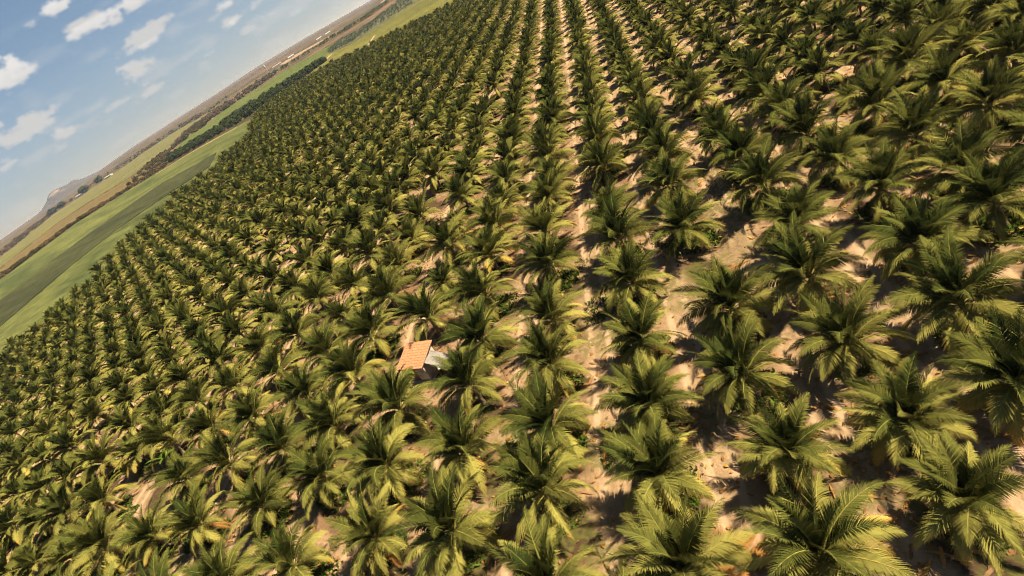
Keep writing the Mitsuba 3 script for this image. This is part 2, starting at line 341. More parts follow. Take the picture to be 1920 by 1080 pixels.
PALMS.sort(key=lambda p: p['d'] / p['s'])

# soil sheet with gentle relief; its uv is (row, place)
cells = {(a + da, b + db) for a, b in map(tuple, ij[keep]) for da in (-1, 0) for db in (-1, 0)}
SUB = 5
mb = MB()
tg = np.linspace(0, 1, SUB + 1); tu, tv = np.meshgrid(tg, tg, indexing='ij')
ci, cj = np.meshgrid(np.arange(SUB), np.arange(SUB), indexing='ij')
cf = np.stack([ci * (SUB + 1) + cj, ci * (SUB + 1) + cj + 1, (ci + 1) * (SUB + 1) + cj + 1, (ci + 1) * (SUB + 1) + cj], -1).reshape(-1, 4)
cf = np.vstack([cf[:, [0, 1, 2]], cf[:, [0, 2, 3]]])
for a, b in sorted(cells):
    uv = np.stack([a + tu.ravel(), b + tv.ravel()], 1)
    P = grid(uv[:, 0], uv[:, 1])
    z = .06 + .22 * (meshkit.fbm(np.c_[P * .55, P[:, 0] * 0], 3, 5) - .5)
    mb.put(np.c_[P, z], cf, uv)
v, f, uv = mb.get()
key = (np.round(uv * SUB).astype(int)); _, first, inv = np.unique(key, axis=0, return_index=True, return_inverse=True)
v, uv, f = v[first], uv[first], inv.ravel()[f]
nrm = np.cross(v[f[0, 1]] - v[f[0, 0]], v[f[0, 2]] - v[f[0, 0]])
f = f if nrm[2] > 0 else f[:, ::-1]
# under the sheet the ground keeps clear of it
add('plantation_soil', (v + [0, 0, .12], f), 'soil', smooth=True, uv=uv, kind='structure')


def soil_z(x, y):
    return .18 + .22 * (meshkit.fbm(np.array([[x * .55, y * .55, 0.0]]), 3, 5)[0] - .5)


# ------------------------------------------------------------------ coconut palms
def frond(mb, rg, base, az, th0, bend, L, nl, age, segs=8, lw=.055, lmax=.85, parts=3, stalk=True):
    """One pinnate frond: an arching midrib with hanging leaflets on both sides."""
    n = 25
    t = np.linspace(0, 1, n)
    th = np.radians(th0 + bend * t ** 1.35)
    dr_, dz = np.sin(th), np.cos(th)
    s = L / (n - 1)
    r = np.r_[0, np.cumsum((dr_[:-1] + dr_[1:]) / 2 * s)]; z = np.r_[0, np.cumsum((dz[:-1] + dz[1:]) / 2 * s)]
    sway = rg.normal(0, .35) * t ** 2
    P = np.stack([r, sway, z], 1)
    Tn = np.gradient(P, axis=0); Tn /= np.linalg.norm(Tn, axis=1)[:, None]
    S0 = np.array([0, 1.0, 0]); U = np.cross(Tn, S0); U /= np.linalg.norm(U, axis=1)[:, None]
    U = np.where(U[:, 2:] < 0, -U, U) if th0 + bend < 90 else np.cross(Tn, S0) * -1
    if U[0, 0] > 0 and th0 > 5: U = -U           # the upper face looks towards the palm's axis and the sky
    S = np.cross(Tn, U)
    roll = rg.normal(0, .25) + rg.normal(0, .7) * t
    c, s_ = np.cos(roll)[:, None], np.sin(roll)[:, None]
    S, U = S * c + U * s_, U * c - S * s_
    at = lambda A, q: np.stack([np.interp(q, t, A[:, k]) for k in range(3)], 1)
    V, F, UV = [], [], []
    mood = rg.normal(0, .08); ftone = rg.uniform(.1, .95)
    tk = np.linspace(.13, .995, nl) + rg.normal(0, .004, nl)
    prof = np.interp(tk, [.1, .2, .35, .6, .85, 1.0], [.45, .75, 1.0, .95, .62, .30])
    fw = np.radians(np.interp(tk, [.1, .5, 1.0], [28, 42, 72]))
    lift = np.interp(age, [0, .35, 1], [.40, .18, -.02])
    droop = np.interp(age, [0, .35, 1], [.16, .48, .80])
    for side in (-1, 1):
        b, Td, Sd, Ud = at(P, tk), at(Tn, tk), at(S, tk), at(U, tk)
        j1 = rg.normal(0, .05, (nl, 1)); j2 = rg.normal(0, .06, (nl, 1))
        D = side * Sd * np.cos(fw)[:, None] + Td * np.sin(fw)[:, None] + Ud * (lift + j1)
        D /= np.linalg.norm(D, axis=1)[:, None]
        ln = (lmax * prof * rg.uniform(.82, 1.1, nl))[:, None]
        dz = np.array([[0, 0, -1.0]])
        mid = b + D * ln * .5 + dz * ln * droop * .10
        D2 = D + dz * (droop + j2) ; D2 /= np.linalg.norm(D2, axis=1)[:, None]
        tip = mid + D2 * ln * .55
        w = lw * np.interp(tk, [.1, .5, 1], [.9, 1.0, .6])[:, None]
        v0, v1 = b - Td * w * .42, b + Td * w * .42
        m0, m1 = mid - Td * w * .5, mid + Td * w * .5
        yl = age * .36 + .06 + mood + .50 * age ** 2.4 * tk ** 2 + rg.normal(0, .04, nl)
        tone = np.clip(ftone + rg.normal(0, .08, nl), 0, 1)
        o = sum(len(x) for x in V)
        k = np.arange(nl)
        if parts == 3:
            V.append(np.stack([v0, v1, m0, m1, tip], 1).reshape(-1, 3)); q = o + 5 * k
            F += [np.stack([q, q + 1, q + 3], 1), np.stack([q, q + 3, q + 2], 1), np.stack([q + 2, q + 3, q + 4], 1)]
            dy = [0, 0, .06, .06, .38]
            UV.append(np.stack([np.stack([yl + e * (age + .15), tone], 1) for e in dy], 1).reshape(-1, 2))
        else:
            V.append(np.stack([v0, v1, m1, tip], 1).reshape(-1, 3)); q = o + 4 * k
            F += [np.stack([q, q + 1, q + 2], 1), np.stack([q, q + 2, q + 3], 1)]
            UV.append(np.stack([np.stack([yl + e * (age + .15), tone], 1) for e in (0, 0, .06, .38)], 1).reshape(-1, 2))
    if stalk:
        ts = np.linspace(0, .97, segs); b, Sd, Ud = at(P, ts), at(S, ts), at(U, ts)
        w = (.055 * (1 - ts) + .012)[:, None]
        ring = np.stack([b + Sd * w, b + Ud * w * .8, b - Sd * w], 1).reshape(-1, 3)
        o = sum(len(x) for x in V); V.append(ring); UV.append(np.tile([[.52 + .25 * age, .75]], (len(ring), 1)))
        k = np.arange(segs - 1)
        for a_ in range(3):
            b_ = (a_ + 1) % 3
            p0, p1, p2, p3 = o + 3 * k + a_, o + 3 * k + b_, o + 3 * k + 3 + b_, o + 3 * k + 3 + a_
            F += [np.stack([p0, p1, p2], 1), np.stack([p0, p2, p3], 1)]
    v = np.vstack(V); ca, sa = math.cos(az), math.sin(az)
    v = np.c_[v[:, 0] * ca - v[:, 1] * sa, v[:, 0] * sa + v[:, 1] * ca, v[:, 2]] + base
    mb.put(v, np.vstack(F), np.vstack(UV))


def palm_fronds(rg, n):
    """(age, azimuth, start angle, bend, length) of each frond, youngest first, in a 137.5 degree spiral."""
    out, a0 = [], rg.uniform(0, 6.28)
    for k in range(n):
        age = (k / (n - 1)) ** 1.22
        th0 = np.interp(age, [0, .2, .5, .8, 1], [4, 19, 38, 60, 82]) + rg.normal(0, 6)
        bend = np.interp(age, [0, .2, .5, .8, 1], [16, 50, 84, 96, 88]) + rg.normal(0, 12)
        L = np.interp(age, [0, .12, .3, .8, 1], [2.7, 3.9, 4.4, 4.1, 3.5]) * rg.uniform(.9, 1.08)
        out.append((age, a0 + k * 2.39996 + rg.normal(0, .16), th0, bend, L))
    return out


TRUNK_H = 2.1


def trunk_mesh(rg, h=TRUNK_H, sides=9):
    z = np.linspace(0, h, 12); ring = .17 + .12 * np.exp(-z * 3.2) + .02 * (np.arange(12) % 2)
    lean = rg.normal(0, .06, 2)
    a = np.arange(sides) * 2 * np.pi / sides
    v = np.stack([np.stack([np.cos(a) * q + lean[0] * (zz - h), np.sin(a) * q + lean[1] * (zz - h), a * 0 + zz], 1) for zz, q in zip(z, ring)], 0).reshape(-1, 3)
    i, j = np.meshgrid(np.arange(11), np.arange(sides), indexing='ij')
    return v, np.stack([i * sides + j, i * sides + (j + 1) % sides, (i + 1) * sides + (j + 1) % sides, (i + 1) * sides + j], -1).reshape(-1, 4)


def nuts(rg):
    ms = []
    for b in range(3):
        a = rg.uniform(0, 6.28)
        for k in range(5):
            s = trimesh.creation.icosphere(subdivisions=1, radius=.11); s.apply_scale([1, 1, 1.25])
            s.apply_translation([math.cos(a + rg.normal(0, .25)) * rg.uniform(.3, .5), math.sin(a + rg.normal(0, .25)) * rg.uniform(.3, .5), TRUNK_H - rg.uniform(.05, .5)])
            ms.append(s)
    return trimesh.util.concatenate(ms)


def group(key, children):
    scene[key] = {'type': 'shapegroup', **children}


NEAR_N, PART_N, IND_N = 8, 120, 300
for q in range(NEAR_N):
    rg = np.random.default_rng(900 + q)
    ch = {'trunk': mikit.ply(trunk_mesh(rg), 'bark', smooth=True)}
    for k, (age, az, th0, bend, L) in enumerate(palm_fronds(rg, 32)):
        mb = MB(); frond(mb, rg, np.array([math.cos(az) * .12, math.sin(az) * .12, TRUNK_H + .25 - .45 * age]), az, th0, bend, L, 50, age, lw=.10, lmax=.98)
        v, f, uv = mb.get()
        ch['frond' if k == 0 else f'frond_{k:03d}'] = mikit.ply((v, f), 'palm_leaf', uv=uv)
    for k in range(int(rg.integers(1, 4))):      # old, hanging dead fronds
        mb = MB(); az = rg.uniform(0, 6.28)
        frond(mb, rg, np.array([math.cos(az) * .15, math.sin(az) * .15, TRUNK_H - .25]), az, 105 + rg.normal(0, 8), 52, 3.0, 34, 1.0, lmax=.6, lw=.05)
        v, f, uv = mb.get(); uv[:, 0] = 1.05 + .25 * rg.random()
        ch['dry_frond' if k == 0 else f'dry_frond_{k:03d}'] = mikit.ply((v, f), 'palm_leaf', uv=uv)
    ch['coconuts'] = mikit.ply(nuts(rg), 'coconut_skin', smooth=True)
    group(f'near_palm_model_{q}', ch)
MID_N = 8
for q in range(MID_N):
    rg = np.random.default_rng(1900 + q); mb = MB()
    for age, az, th0, bend, L in palm_fronds(rg, 32):
        frond(mb, rg, np.array([math.cos(az) * .12, math.sin(az) * .12, TRUNK_H + .25 - .45 * age]), az, th0, bend, L, 28, age, segs=5, lw=.21, lmax=1.02)
    v, f, uv = mb.get()
    group(f'mid_palm_model_{q}', {'trunk': mikit.ply(trunk_mesh(rg), 'bark', smooth=True), 'crown': mikit.ply((v, f), 'palm_leaf', uv=uv)})
for q in range(3):
    rg = np.random.default_rng(2400 + q); mb = MB()
    for age, az, th0, bend, L in palm_fronds(rg, 32):
        frond(mb, rg, np.array([math.cos(az) * .12, math.sin(az) * .12, TRUNK_H + .25 - .45 * age]), az, th0, bend, L, 28, age, segs=5, lw=.21, lmax=1.02)
    tv, tf = trunk_mesh(rg, sides=5); tf = np.vstack([tf[:, [0, 1, 2]], tf[:, [0, 2, 3]]])
    mb.put(tv, tf, np.tile([[2.0, .5]], (len(tv), 1)))
    v, f, uv = mb.get()
    group(f'edge_palm_model_{q}', {'palm': mikit.ply((v, f), 'palm_leaf', uv=uv)})
FAR_N = 8
for q in range(FAR_N):
    rg = np.random.default_rng(2900 + q); mb = MB()
    for age, az, th0, bend, L in palm_fronds(rg, 27):
        frond(mb, rg, np.array([math.cos(az) * .12, math.sin(az) * .12, TRUNK_H + .25 - .45 * age]), az, th0, bend, L, 14, age, lw=.44, lmax=1.05, parts=2, stalk=False)
    tv, tf = trunk_mesh(rg, sides=5); tf = np.vstack([tf[:, [0, 1, 2]], tf[:, [0, 2, 3]]])
    mb.put(tv, tf, np.tile([[2.0, .5]], (len(tv), 1)))
    v, f, uv = mb.get()
    group(f'far_palm_model_{q}', {'palm': mikit.ply((v, f), 'palm_leaf', uv=uv)})

ORD = ['first', 'second', 'third', 'fourth', 'fifth', 'sixth', 'seventh', 'eighth', 'ninth', 'tenth', 'eleventh', 'twelfth', 'thirteenth', 'fourteenth', 'fifteenth', 'sixteenth', 'seventeenth', 'eighteenth', 'nineteenth', 'twentieth']
ORD += ['twenty-' + o for o in ORD[:9]] + ['thirtieth'] + ['thirty-' + o for o in ORD[:9]]


def ordinal(n): return ORD[n - 1]


rank = {}
for row in {p['i'] for p in PALMS}:
    for n, p in enumerate(sorted((p for p in PALMS if p['i'] == row and p['vis']), key=lambda p: -p['j'])):
        rank[(p['i'], p['j'])] = n + 1
SPECIAL = {(2, -3): 'coconut palm with a bright green weed ring, standing above the sandy gap in its row',
           (-1, 2): 'coconut palm just right of the tile roofed hut, its fronds over the metal annex',
           (-2, 3): 'coconut palm directly below the tile roofed hut, fronds hiding its front wall',
           (-2, 1): 'coconut palm directly behind the tile roofed hut, one yellow frond hanging over the roof edge'}
n_ind = n_far = 0


def smooth01(t): t = min(max(t, 0.0), 1.0); return t * t * (3 - 2 * t)


for n, p in enumerate(PALMS):
    rg = p['r']
    M = T().translate([p['x'], p['y'], soil_z(p['x'], p['y']) - .05]).rotate([0, 0, 1], float(rg.uniform(0, 360))).rotate([1, 0, 0], float(rg.normal(0, 4.5))).rotate([0, 1, 0], float(rg.normal(0, 4.5)))
    s = (1.06 - .12 * smooth01((p['d'] - 70) / 90)) * p['s'] * float(rg.uniform(.90, 1.10))
    if p['d'] > 62 and rg.random() < .05: s *= float(rg.uniform(.5, .8))          # replanted, still young
    M = M.scale([s, s, s * float(rg.uniform(.88, 1.12))])
    if p['vis'] and n_ind < IND_N:
        key = 'coconut_palm' if n_ind == 0 else f'coconut_palm_{n_ind:03d}'
        model = f'near_palm_model_{int(rg.integers(NEAR_N))}' if n_ind < PART_N else f'mid_palm_model_{int(rg.integers(MID_N))}'
        scene[key] = {'type': 'instance', 'shapegroup': {'type': 'ref', 'id': model}, 'to_world': M}
        k = p['i'] + 2
        row = "of the hut's own row" if k == 0 else f"of the {ordinal(abs(k))} row {'right' if k > 0 else 'left'} of the hut"
        labels[key] = {'label': SPECIAL.get((p['i'], p['j']), f"coconut palm, {ordinal(rank[(p['i'], p['j'])])} from the near end {row}"), 'category': 'palm tree', 'group': 'coconut palms planted in rows'}
        if model[0] == 'n': labels[key + '__coconuts'] = {'label': 'small cluster of green coconuts', 'kind': 'stuff'}
        n_ind += 1
    else:
        n_far += 1; model = f'edge_palm_model_{int(rg.integers(3))}' if n < 420 else f'far_palm_model_{int(rg.integers(FAR_N))}'
        scene[f'palm_grove__{n_far:04d}'] = {'type': 'instance', 'shapegroup': {'type': 'ref', 'id': model}, 'to_world': M}
labels['palm_grove'] = {'label': 'distant rows of coconut palms filling the plantation up to its far edge', 'category': 'palm grove', 'kind': 'stuff'}

# ------------------------------------------------------------------ weeds round the palms
def tuft_ring(rg, R, n, h):
    a = rg.uniform(0, 6.28, n); r = R * np.sqrt(rg.uniform(.04, 1, n)) * (1 + .12 * np.sin(3 * a + rg.uniform(0, 6)))
    c = np.c_[r * np.cos(a), r * np.sin(a), np.zeros(n)]
    b = rg.uniform(0, 6.28, n); w = rg.uniform(.08, .18, n)
    d = np.c_[np.cos(b), np.sin(b), np.zeros(n)]; l = rg.normal(0, .22, (n, 2))
    hh = h * rg.uniform(.4, 1.2, n)
    v = np.stack([c - d * w[:, None], c + d * w[:, None], c + np.c_[l, hh]], 1).reshape(-1, 3)
    k = np.arange(n) * 3
    return v, np.stack([k, k + 1, k + 2], 1), np.repeat(np.c_[np.zeros(n), rg.random(n)], 3, 0)


for q in range(5):
    rg = np.random.default_rng(70 + q); v, f, uv = tuft_ring(rg, 2.3, 520, .34)
    group(f'weed_model_{q}', {'weeds': mikit.ply((v, f), 'weed_leaf', uv=uv)})
rg = np.random.default_rng(77); ng = 0
for p in PALMS[:900]:
    if rg.random() < .92 or (p['i'], p['j']) == (2, -3):
        ng += 1; s = p['s'] * (1.15 if (p['i'], p['j']) == (2, -3) else rg.uniform(.65, 1.1))
        scene[f'weeds__{ng:04d}'] = {'type': 'instance', 'shapegroup': {'type': 'ref', 'id': f'weed_model_{ng % 5}'}, 'to_world': T().translate([p['x'], p['y'], soil_z(p['x'], p['y']) - .03]).rotate([0, 0, 1], float(rg.uniform(0, 360))).scale([s, s, s * rg.uniform(.7, 1.2)])}
for p in PALMS[:1000]:                     # weedy patches between the palms, thicker left of the hut
    if rg.random() < (.75 if p['i'] < -2 else .22):
        ng += 1; a, r = rg.uniform(0, 6.28), rg.uniform(2.6, 4.2); x, y = p['x'] + r * math.cos(a), p['y'] + r * math.sin(a); s = rg.uniform(.45, .9)
        scene[f'weeds__{ng:04d}'] = {'type': 'instance', 'shapegroup': {'type': 'ref', 'id': f'weed_model_{ng % 5}'}, 'to_world': T().translate([x, y, soil_z(x, y) - .03]).rotate([0, 0, 1], float(rg.uniform(0, 360))).scale([s, s * rg.uniform(.5, 1), s * rg.uniform(.6, 1.1)])}
labels['weeds'] = {'label': 'low green weeds growing in rings round the palm trunks', 'category': 'weeds', 'kind': 'stuff'}

# ------------------------------------------------------------------ fallen dry fronds and litter
mb = MB(); rg = np.random.default_rng(31)
for n_, p in enumerate(PALMS[:420]):
    for _ in range(int(rg.integers(40, 80) if n_ < 150 else rg.integers(10, 22))):
        a, r = rg.uniform(0, 6.28), rg.uniform(1.0, 4.6)
        x, y = p['x'] + r * math.cos(a), p['y'] + r * math.sin(a); z = soil_z(x, y) + .03
        b = rg.uniform(0, 6.28); L = rg.uniform(.15, .5) if rg.random() < .8 else rg.uniform(.5, 1.3); d = np.array([math.cos(b), math.sin(b), rg.normal(0, .12)]); w = np.array([-d[1], d[0], 0]) * rg.uniform(.03, .09)
        c = np.array([x, y, z])
        mb.put([c - d * L / 2 - w, c - d * L / 2 + w, c + [0, 0, .07] + w * 1.6, c + [0, 0, .07] - w * 1.6, c + d * L / 2], [[0, 1, 2], [0, 2, 3], [3, 2, 4]], np.tile([[rg.uniform(1.1, 1.9), rg.uniform(.1, .9)]], (5, 1)))
v, f, uv = mb.get()
add('leaf_litter', (v, f), 'palm_leaf', uv=uv, label='dry brown palm leaf litter scattered over the sandy soil', category='leaf litter', kind='stuff')


def lying_frond(rg, x, y, az, L=3.4):
    mb = MB(); frond(mb, rg, np.array([0, 0, .12]), az, 86, 6, L, 34, 1.0, lmax=.6, lw=.06)
    v, f, uv = mb.get(); v[:, 2] = np.maximum(v[:, 2] * .45, .02) ; uv[:, 0] = 1.15 + .5 * rg.random()
    return v + [x, y, soil_z(x, y) + .02], f, uv


spots = [((2, -1.35), 1.0), ((1.5, 2.4), 2.2), ((2.45, 1.35), .3), ((.5, 1.5), 4.1), ((3.5, -.4), 5.0), ((-.5, 3.4), 3.3), ((1.5, .4), 5.6), ((2.5, -2.5), 2.9)]
where = ['on the bare sand of the gap in the row', 'on the sand at the lower middle of the photo', 'on shaded sand between the two nearest rows on the right', 'in the sandy lane right of the hut, midway to the bottom',
         'on the sandy patch near the right edge', 'in the lane at the bottom, left of centre', 'in the sandy lane below the gap', 'beside the palm with the green weed ring']
for k, (((a, b), az), wh) in enumerate(zip(spots, where)):
    x, y = grid(a, b); rg = np.random.default_rng(400 + k)
    v, f, uv = lying_frond(rg, float(x), float(y), az)
    add('fallen_frond', (v, f), 'palm_leaf', uv=uv, label='dry brown fallen frond ' + wh, category='palm frond', group='fallen dry fronds')
mb = MB(); rg = np.random.default_rng(52)
for k in range(9):
    v, f, uv = lying_frond(rg, 2.6 + rg.normal(0, .35), 19.3 + rg.normal(0, .35), rg.uniform(0, 6.28), 1.7); v[:, 2] += .05 * k
    mb.put(v, f, uv)
v, f, uv = mb.get()
add('dry_frond_pile', (v, f), 'palm_leaf', uv=uv, label='small dark brown heap of cut dry fronds on the bright sand near the bottom edge', category='frond heap')

# ------------------------------------------------------------------ banana plant among the palms
rg = np.random.default_rng(61); bx, by = -50.2, 69.5
zc = soil_z(bx, by)
stem = trimesh.creation.cylinder(radius=.16, height=2.2, sections=9); stem.apply_translation([bx, by, zc + 1.1])
add('banana_plant__stem', stem, 'coconut_skin', smooth=40)
for k in range(9):
    az = k * 2.4 + rg.normal(0, .2); th0 = rg.uniform(15, 55); n = 9; t = np.linspace(0, 1, n); th = np.radians(th0 + 75 * t ** 1.3)
    L = rg.uniform(2.0, 2.7); s = L / (n - 1); r = np.r_[0, np.cumsum(np.sin(th[:-1]) * s)]; z = np.r_[0, np.cumsum(np.cos(th[:-1]) * s)]
    w = .33 * np.sin(np.pi * np.clip(t * .93 + .05, 0, 1)) ** .7
    C = np.stack([r, r * 0, z + 2.1], 1)
    lf, rt = C + np.stack([r * 0, w, -w * .35], 1), C + np.stack([r * 0, -w, -w * .35], 1)
    v = np.stack([lf, C, rt], 1).reshape(-1, 3); ca, sa = math.cos(az), math.sin(az)
    v = np.c_[v[:, 0] * ca - v[:, 1] * sa, v[:, 0] * sa + v[:, 1] * ca, v[:, 2]] + [bx, by, zc]
    q = 3 * np.arange(n - 1); f = np.vstack([np.stack([q, q + 1, q + 4, q + 3], 1), np.stack([q + 1, q + 2, q + 5, q + 4], 1)])
    add('banana_plant__leaf', (v, f), 'weed_leaf', uv=np.tile([[0, .8]], (len(v), 1)))
labels['banana_plant'] = {'label': 'broad leaved green banana plant standing among the coconut palms at lower left', 'category': 'banana plant'}

# ------------------------------------------------------------------ the hut
HU = np.array([.75, -.66, 0]); HU /= np.linalg.norm(HU); HV = np.array([-HU[1] * -1, 0, 0]); HV = np.array([HU[1], -HU[0], 0])   # along the ridge, towards the front
HO = np.array([-13.45, 58.2, 0.0])
RW, RD, ZB, ZF = 3.95, 3.3, 3.25, 2.45           # roof width, depth (plan), back and front eave heights
HM = np.eye(4); HM[:3, 0], HM[:3, 1], HM[:3, 2], HM[:3, 3] = HU, HV, [0, 0, 1], HO
FLIP = np.linalg.det(HM[:3, :3]) < 0


def hut(mesh):
    v, f, _ = meshkit.arrays(mesh); v = v @ HM[:3, :3].T + HM[:3, 3]
    return v, (f[:, ::-1] if FLIP else f)


def lbox(x0, x1, y0, y1, z0, z1): return box([(x0 + x1) / 2, (y0 + y1) / 2, (z0 + z1) / 2], [x1 - x0, y1 - y0, z1 - z0])


g0 = .1
ro = lambda y: ZB + (ZF - ZB) * y / RD - .14        # underside of the roof at depth y
x0, x1, y0, y1 = .28, RW - .28, .3, RD - .3
th = .16


def side_wall(xa, xb):
    poly = np.array([[y0, 0], [y1, 0], [y1, ro(y1)], [y0, ro(y0)]])
    v = np.array([[x, y, z] for x in (xa, xb) for y, z in poly])
    return v, np.array([[0, 3, 2, 1], [4, 5, 6, 7], [0, 1, 5, 4], [1, 2, 6, 5], [2, 3, 7, 6], [3, 0, 4, 7]])


front = trimesh.util.concatenate([lbox(x0 + th, 1.35, y1 - th, y1, 0, ro(y1)), lbox(2.2, x1 - th, y1 - th, y1, 0, ro(y1)), lbox(1.35, 2.2, y1 - th, y1, 2.05, ro(y1))])
add('hut__front_wall', hut(front), 'whitewash')
add('hut__back_wall', hut(lbox(x0 + th, x1 - th, y0, y0 + th, 0, ro(y0 + th))), 'whitewash')
add('hut__side_wall', hut(side_wall(x0, x0 + th)), 'whitewash')
add('hut__side_wall', hut(side_wall(x1 - th, x1)), 'whitewash')
add('hut__door', hut(lbox(1.36, 2.19, y1 - .11, y1 - .05, .02, 2.04)), 'wood_dark')
add('hut__floor', hut(lbox(x0 - .3, x1 + .3, y0 - .3, y1 + .9, -.1, .1 + g0)), 'concrete')
slope = math.atan2(ZB - ZF, RD)
# roof: deck, rafters, and courses of barrel tiles
deckv = np.array([[0, 0, ZB - .10], [RW, 0, ZB - .10], [RW, RD, ZF - .10], [0, RD, ZF - .10]])
deck = np.vstack([deckv, deckv - [0, 0, .04]])
add('hut__roof', hut((deck, np.array([[0, 1, 2, 3], [7, 6, 5, 4], [0, 4, 5, 1], [1, 5, 6, 2], [2, 6, 7, 3], [3, 7, 4, 0]]))), 'wood_dark')
mb = MB(); rg = np.random.default_rng(8); nx, ny = 19, 10
tw, tl = RW / nx, RD / ny
for a in range(nx):
    for b in range(ny):
        ya, yb = b * tl - .06, (b + 1) * tl + .05
        za, zb = ZB + (ZF - ZB) * ya / RD + rg.normal(0, .006), ZB + (ZF - ZB) * yb / RD + .035 + rg.normal(0, .006)
        cx = (a + .5) * tw + rg.normal(0, .006); ang = np.linspace(0, np.pi, 5)
        ra, rb = tw * .5, tw * .56
        va = np.stack([cx + ra * np.cos(ang), ang * 0 + ya, za - .075 + ra * np.sin(ang) * .75], 1); vb = np.stack([cx + rb * np.cos(ang), ang * 0 + yb, zb - .075 + rb * np.sin(ang) * .75], 1)
        k = np.arange(4); mb.put(np.vstack([va, vb]), np.vstack([np.stack([k, k + 1, k + 6], 1), np.stack([k, k + 6, k + 5], 1)]))
v, f, _ = mb.get()
k = add('hut__roof__tiles', hut((v, f)), 'terracotta', smooth=True); labels[k] = {'label': 'orange clay barrel tiles in courses', 'kind': 'stuff'}
labels['hut'] = {'label': 'small whitewashed hut with an orange clay tile lean-to roof among the palms', 'category': 'hut'}


# annex: corrugated metal lean-to on the hut's right side
def corr(xa, xb, ya, yb, za, zb, n=26, amp=.07):
    y = np.linspace(ya, yb, n); w = amp * (np.arange(n) % 2)
    a = np.stack([y * 0 + xa, y, za + w], 1); b = np.stack([y * 0 + xb, y, zb + w], 1)
    v = np.vstack([a, b, a - [0, 0, .012], b - [0, 0, .012]]); k = np.arange(n - 1)
    q = np.vstack([np.stack([k, k + n, k + n + 1, k + 1], 1), np.stack([k + 2 * n, k + 2 * n + 1, k + 3 * n + 1, k + 3 * n], 1)])
    return v, q


mt = corr(RW - .12, RW + 2.4, .75, 2.62, 2.46, 1.42)
add('metal_annex__roof_sheet', hut(mt), 'zinc')
mt = corr(RW + 2.25, RW + 3.3, 1.2, 2.8, 1.36, 1.05, 26)
add('metal_annex__roof_sheet', hut(mt), 'white_paint')
for (ax, ay, h) in ((RW + 2.2, .85, 1.42), (RW + 2.2, 2.5, 1.42), (RW + .9, 2.5, 1.9), (RW + .9, .85, 1.9)):
    add('metal_annex__post', hut(lbox(ax - .05, ax + .05, ay - .05, ay + .05, 0, h)), 'wood_dark')
add('metal_annex__beam', hut(lbox(RW + 2.14, RW + 2.24, .7, 2.66, 1.35, 1.42)), 'wood_dark')
labels['metal_annex'] = {'label': 'pale corrugated metal lean-to roof against the right wall of the hut', 'category': 'shed'}

# ------------------------------------------------------------------ far vegetation
def blob_tree(rg, R, H, n, size, trunk=.25):
    d = rg.normal(size=(n, 3)); d /= np.linalg.norm(d, axis=1)[:, None]
    lump = 1 + .35 * (meshkit.noise(d * 2.2 + rg.uniform(0, 50, 3), 3) - .5) * 2
    c = d * (rg.uniform(.35, 1, (n, 1)) ** .45) * lump[:, None] * [R, R, H * (1 - trunk) / 2] + [0, 0, H * trunk + H * (1 - trunk) / 2]
    a = rg.normal(size=(n, 3)); a /= np.linalg.norm(a, axis=1)[:, None]; b = np.cross(a, d); b /= np.linalg.norm(b, axis=1)[:, None] + 1e-9
    s = size * rg.uniform(.6, 1.3, (n, 1))
    v = np.stack([c + a * s, c - a * s * .5 + b * s * .8, c - a * s * .5 - b * s * .8], 1).reshape(-1, 3)
    k = np.arange(n) * 3
    return v, np.stack([k, k + 1, k + 2], 1), np.repeat(np.c_[np.zeros(n), rg.random(n)], 3, 0)


for q in range(4):
    rg = np.random.default_rng(600 + q)
    v, f, uv = blob_tree(rg, 4.2, 9, 170, 1.15, .12); group(f'forest_model_{q}', {'trees': mikit.ply((v, f), 'forest_leaf', uv=uv)})
    v, f, uv = blob_tree(rg, 3.0, 4.2, 110, .8, .05); group(f'scrub_model_{q}', {'bushes': mikit.ply((v, f), 'scrub_leaf', uv=uv)})


def scatter(key, model, low, up, n, s0, s1, seed, wob=0, edge=(0, 1), nm=4, lift=-.2, clump=0):
    P = strip(low, up, 60, 10, wob, seed); rg = np.random.default_rng(seed)
    for k in range(n):
        a, b = rg.uniform(0, 58.99), rg.uniform(*edge) * 8.99
        ia, ib = int(a), int(b); fa, fb = a - ia, b - ib
        x, y = (P[ia, ib] * (1 - fa) + P[ia + 1, ib] * fa) * (1 - fb) + (P[ia, ib + 1] * (1 - fa) + P[ia + 1, ib + 1] * fa) * fb
        if clump and meshkit.noise(np.array([[x * .012, y * .012, seed]]))[0] < clump: continue
        s = rg.uniform(s0, s1); COUNT[key] = COUNT.get(key, 0) + 1
        scene[f'{key}__{COUNT[key]:04d}'] = {'type': 'instance', 'shapegroup': {'type': 'ref', 'id': f'{model}_{int(rg.integers(nm))}'},
                                             'to_world': T().translate([float(x), float(y), float(terrain(x, y)) + lift]).rotate([0, 0, 1], float(rg.uniform(0, 360))).scale([s * rg.uniform(.85, 1.2), s * rg.uniform(.85, 1.2), s])}


COUNT = {}
scatter('forest', 'forest_model', [(-300, 890), (-211, 812), (-150, 760), (-136, 800), (-112, 830), (-71, 855), (-45, 905)], [(-345, 1020), (-310, 1030), (-260, 1010), (-220, 1060), (-165, 1030), (-115, 1000), (-48, 940)], 800, .35, .95, 41, clump=.3)
labels['forest'] = {'label': 'dark green belt of dense trees beyond the green field', 'category': 'forest', 'kind': 'stuff'}
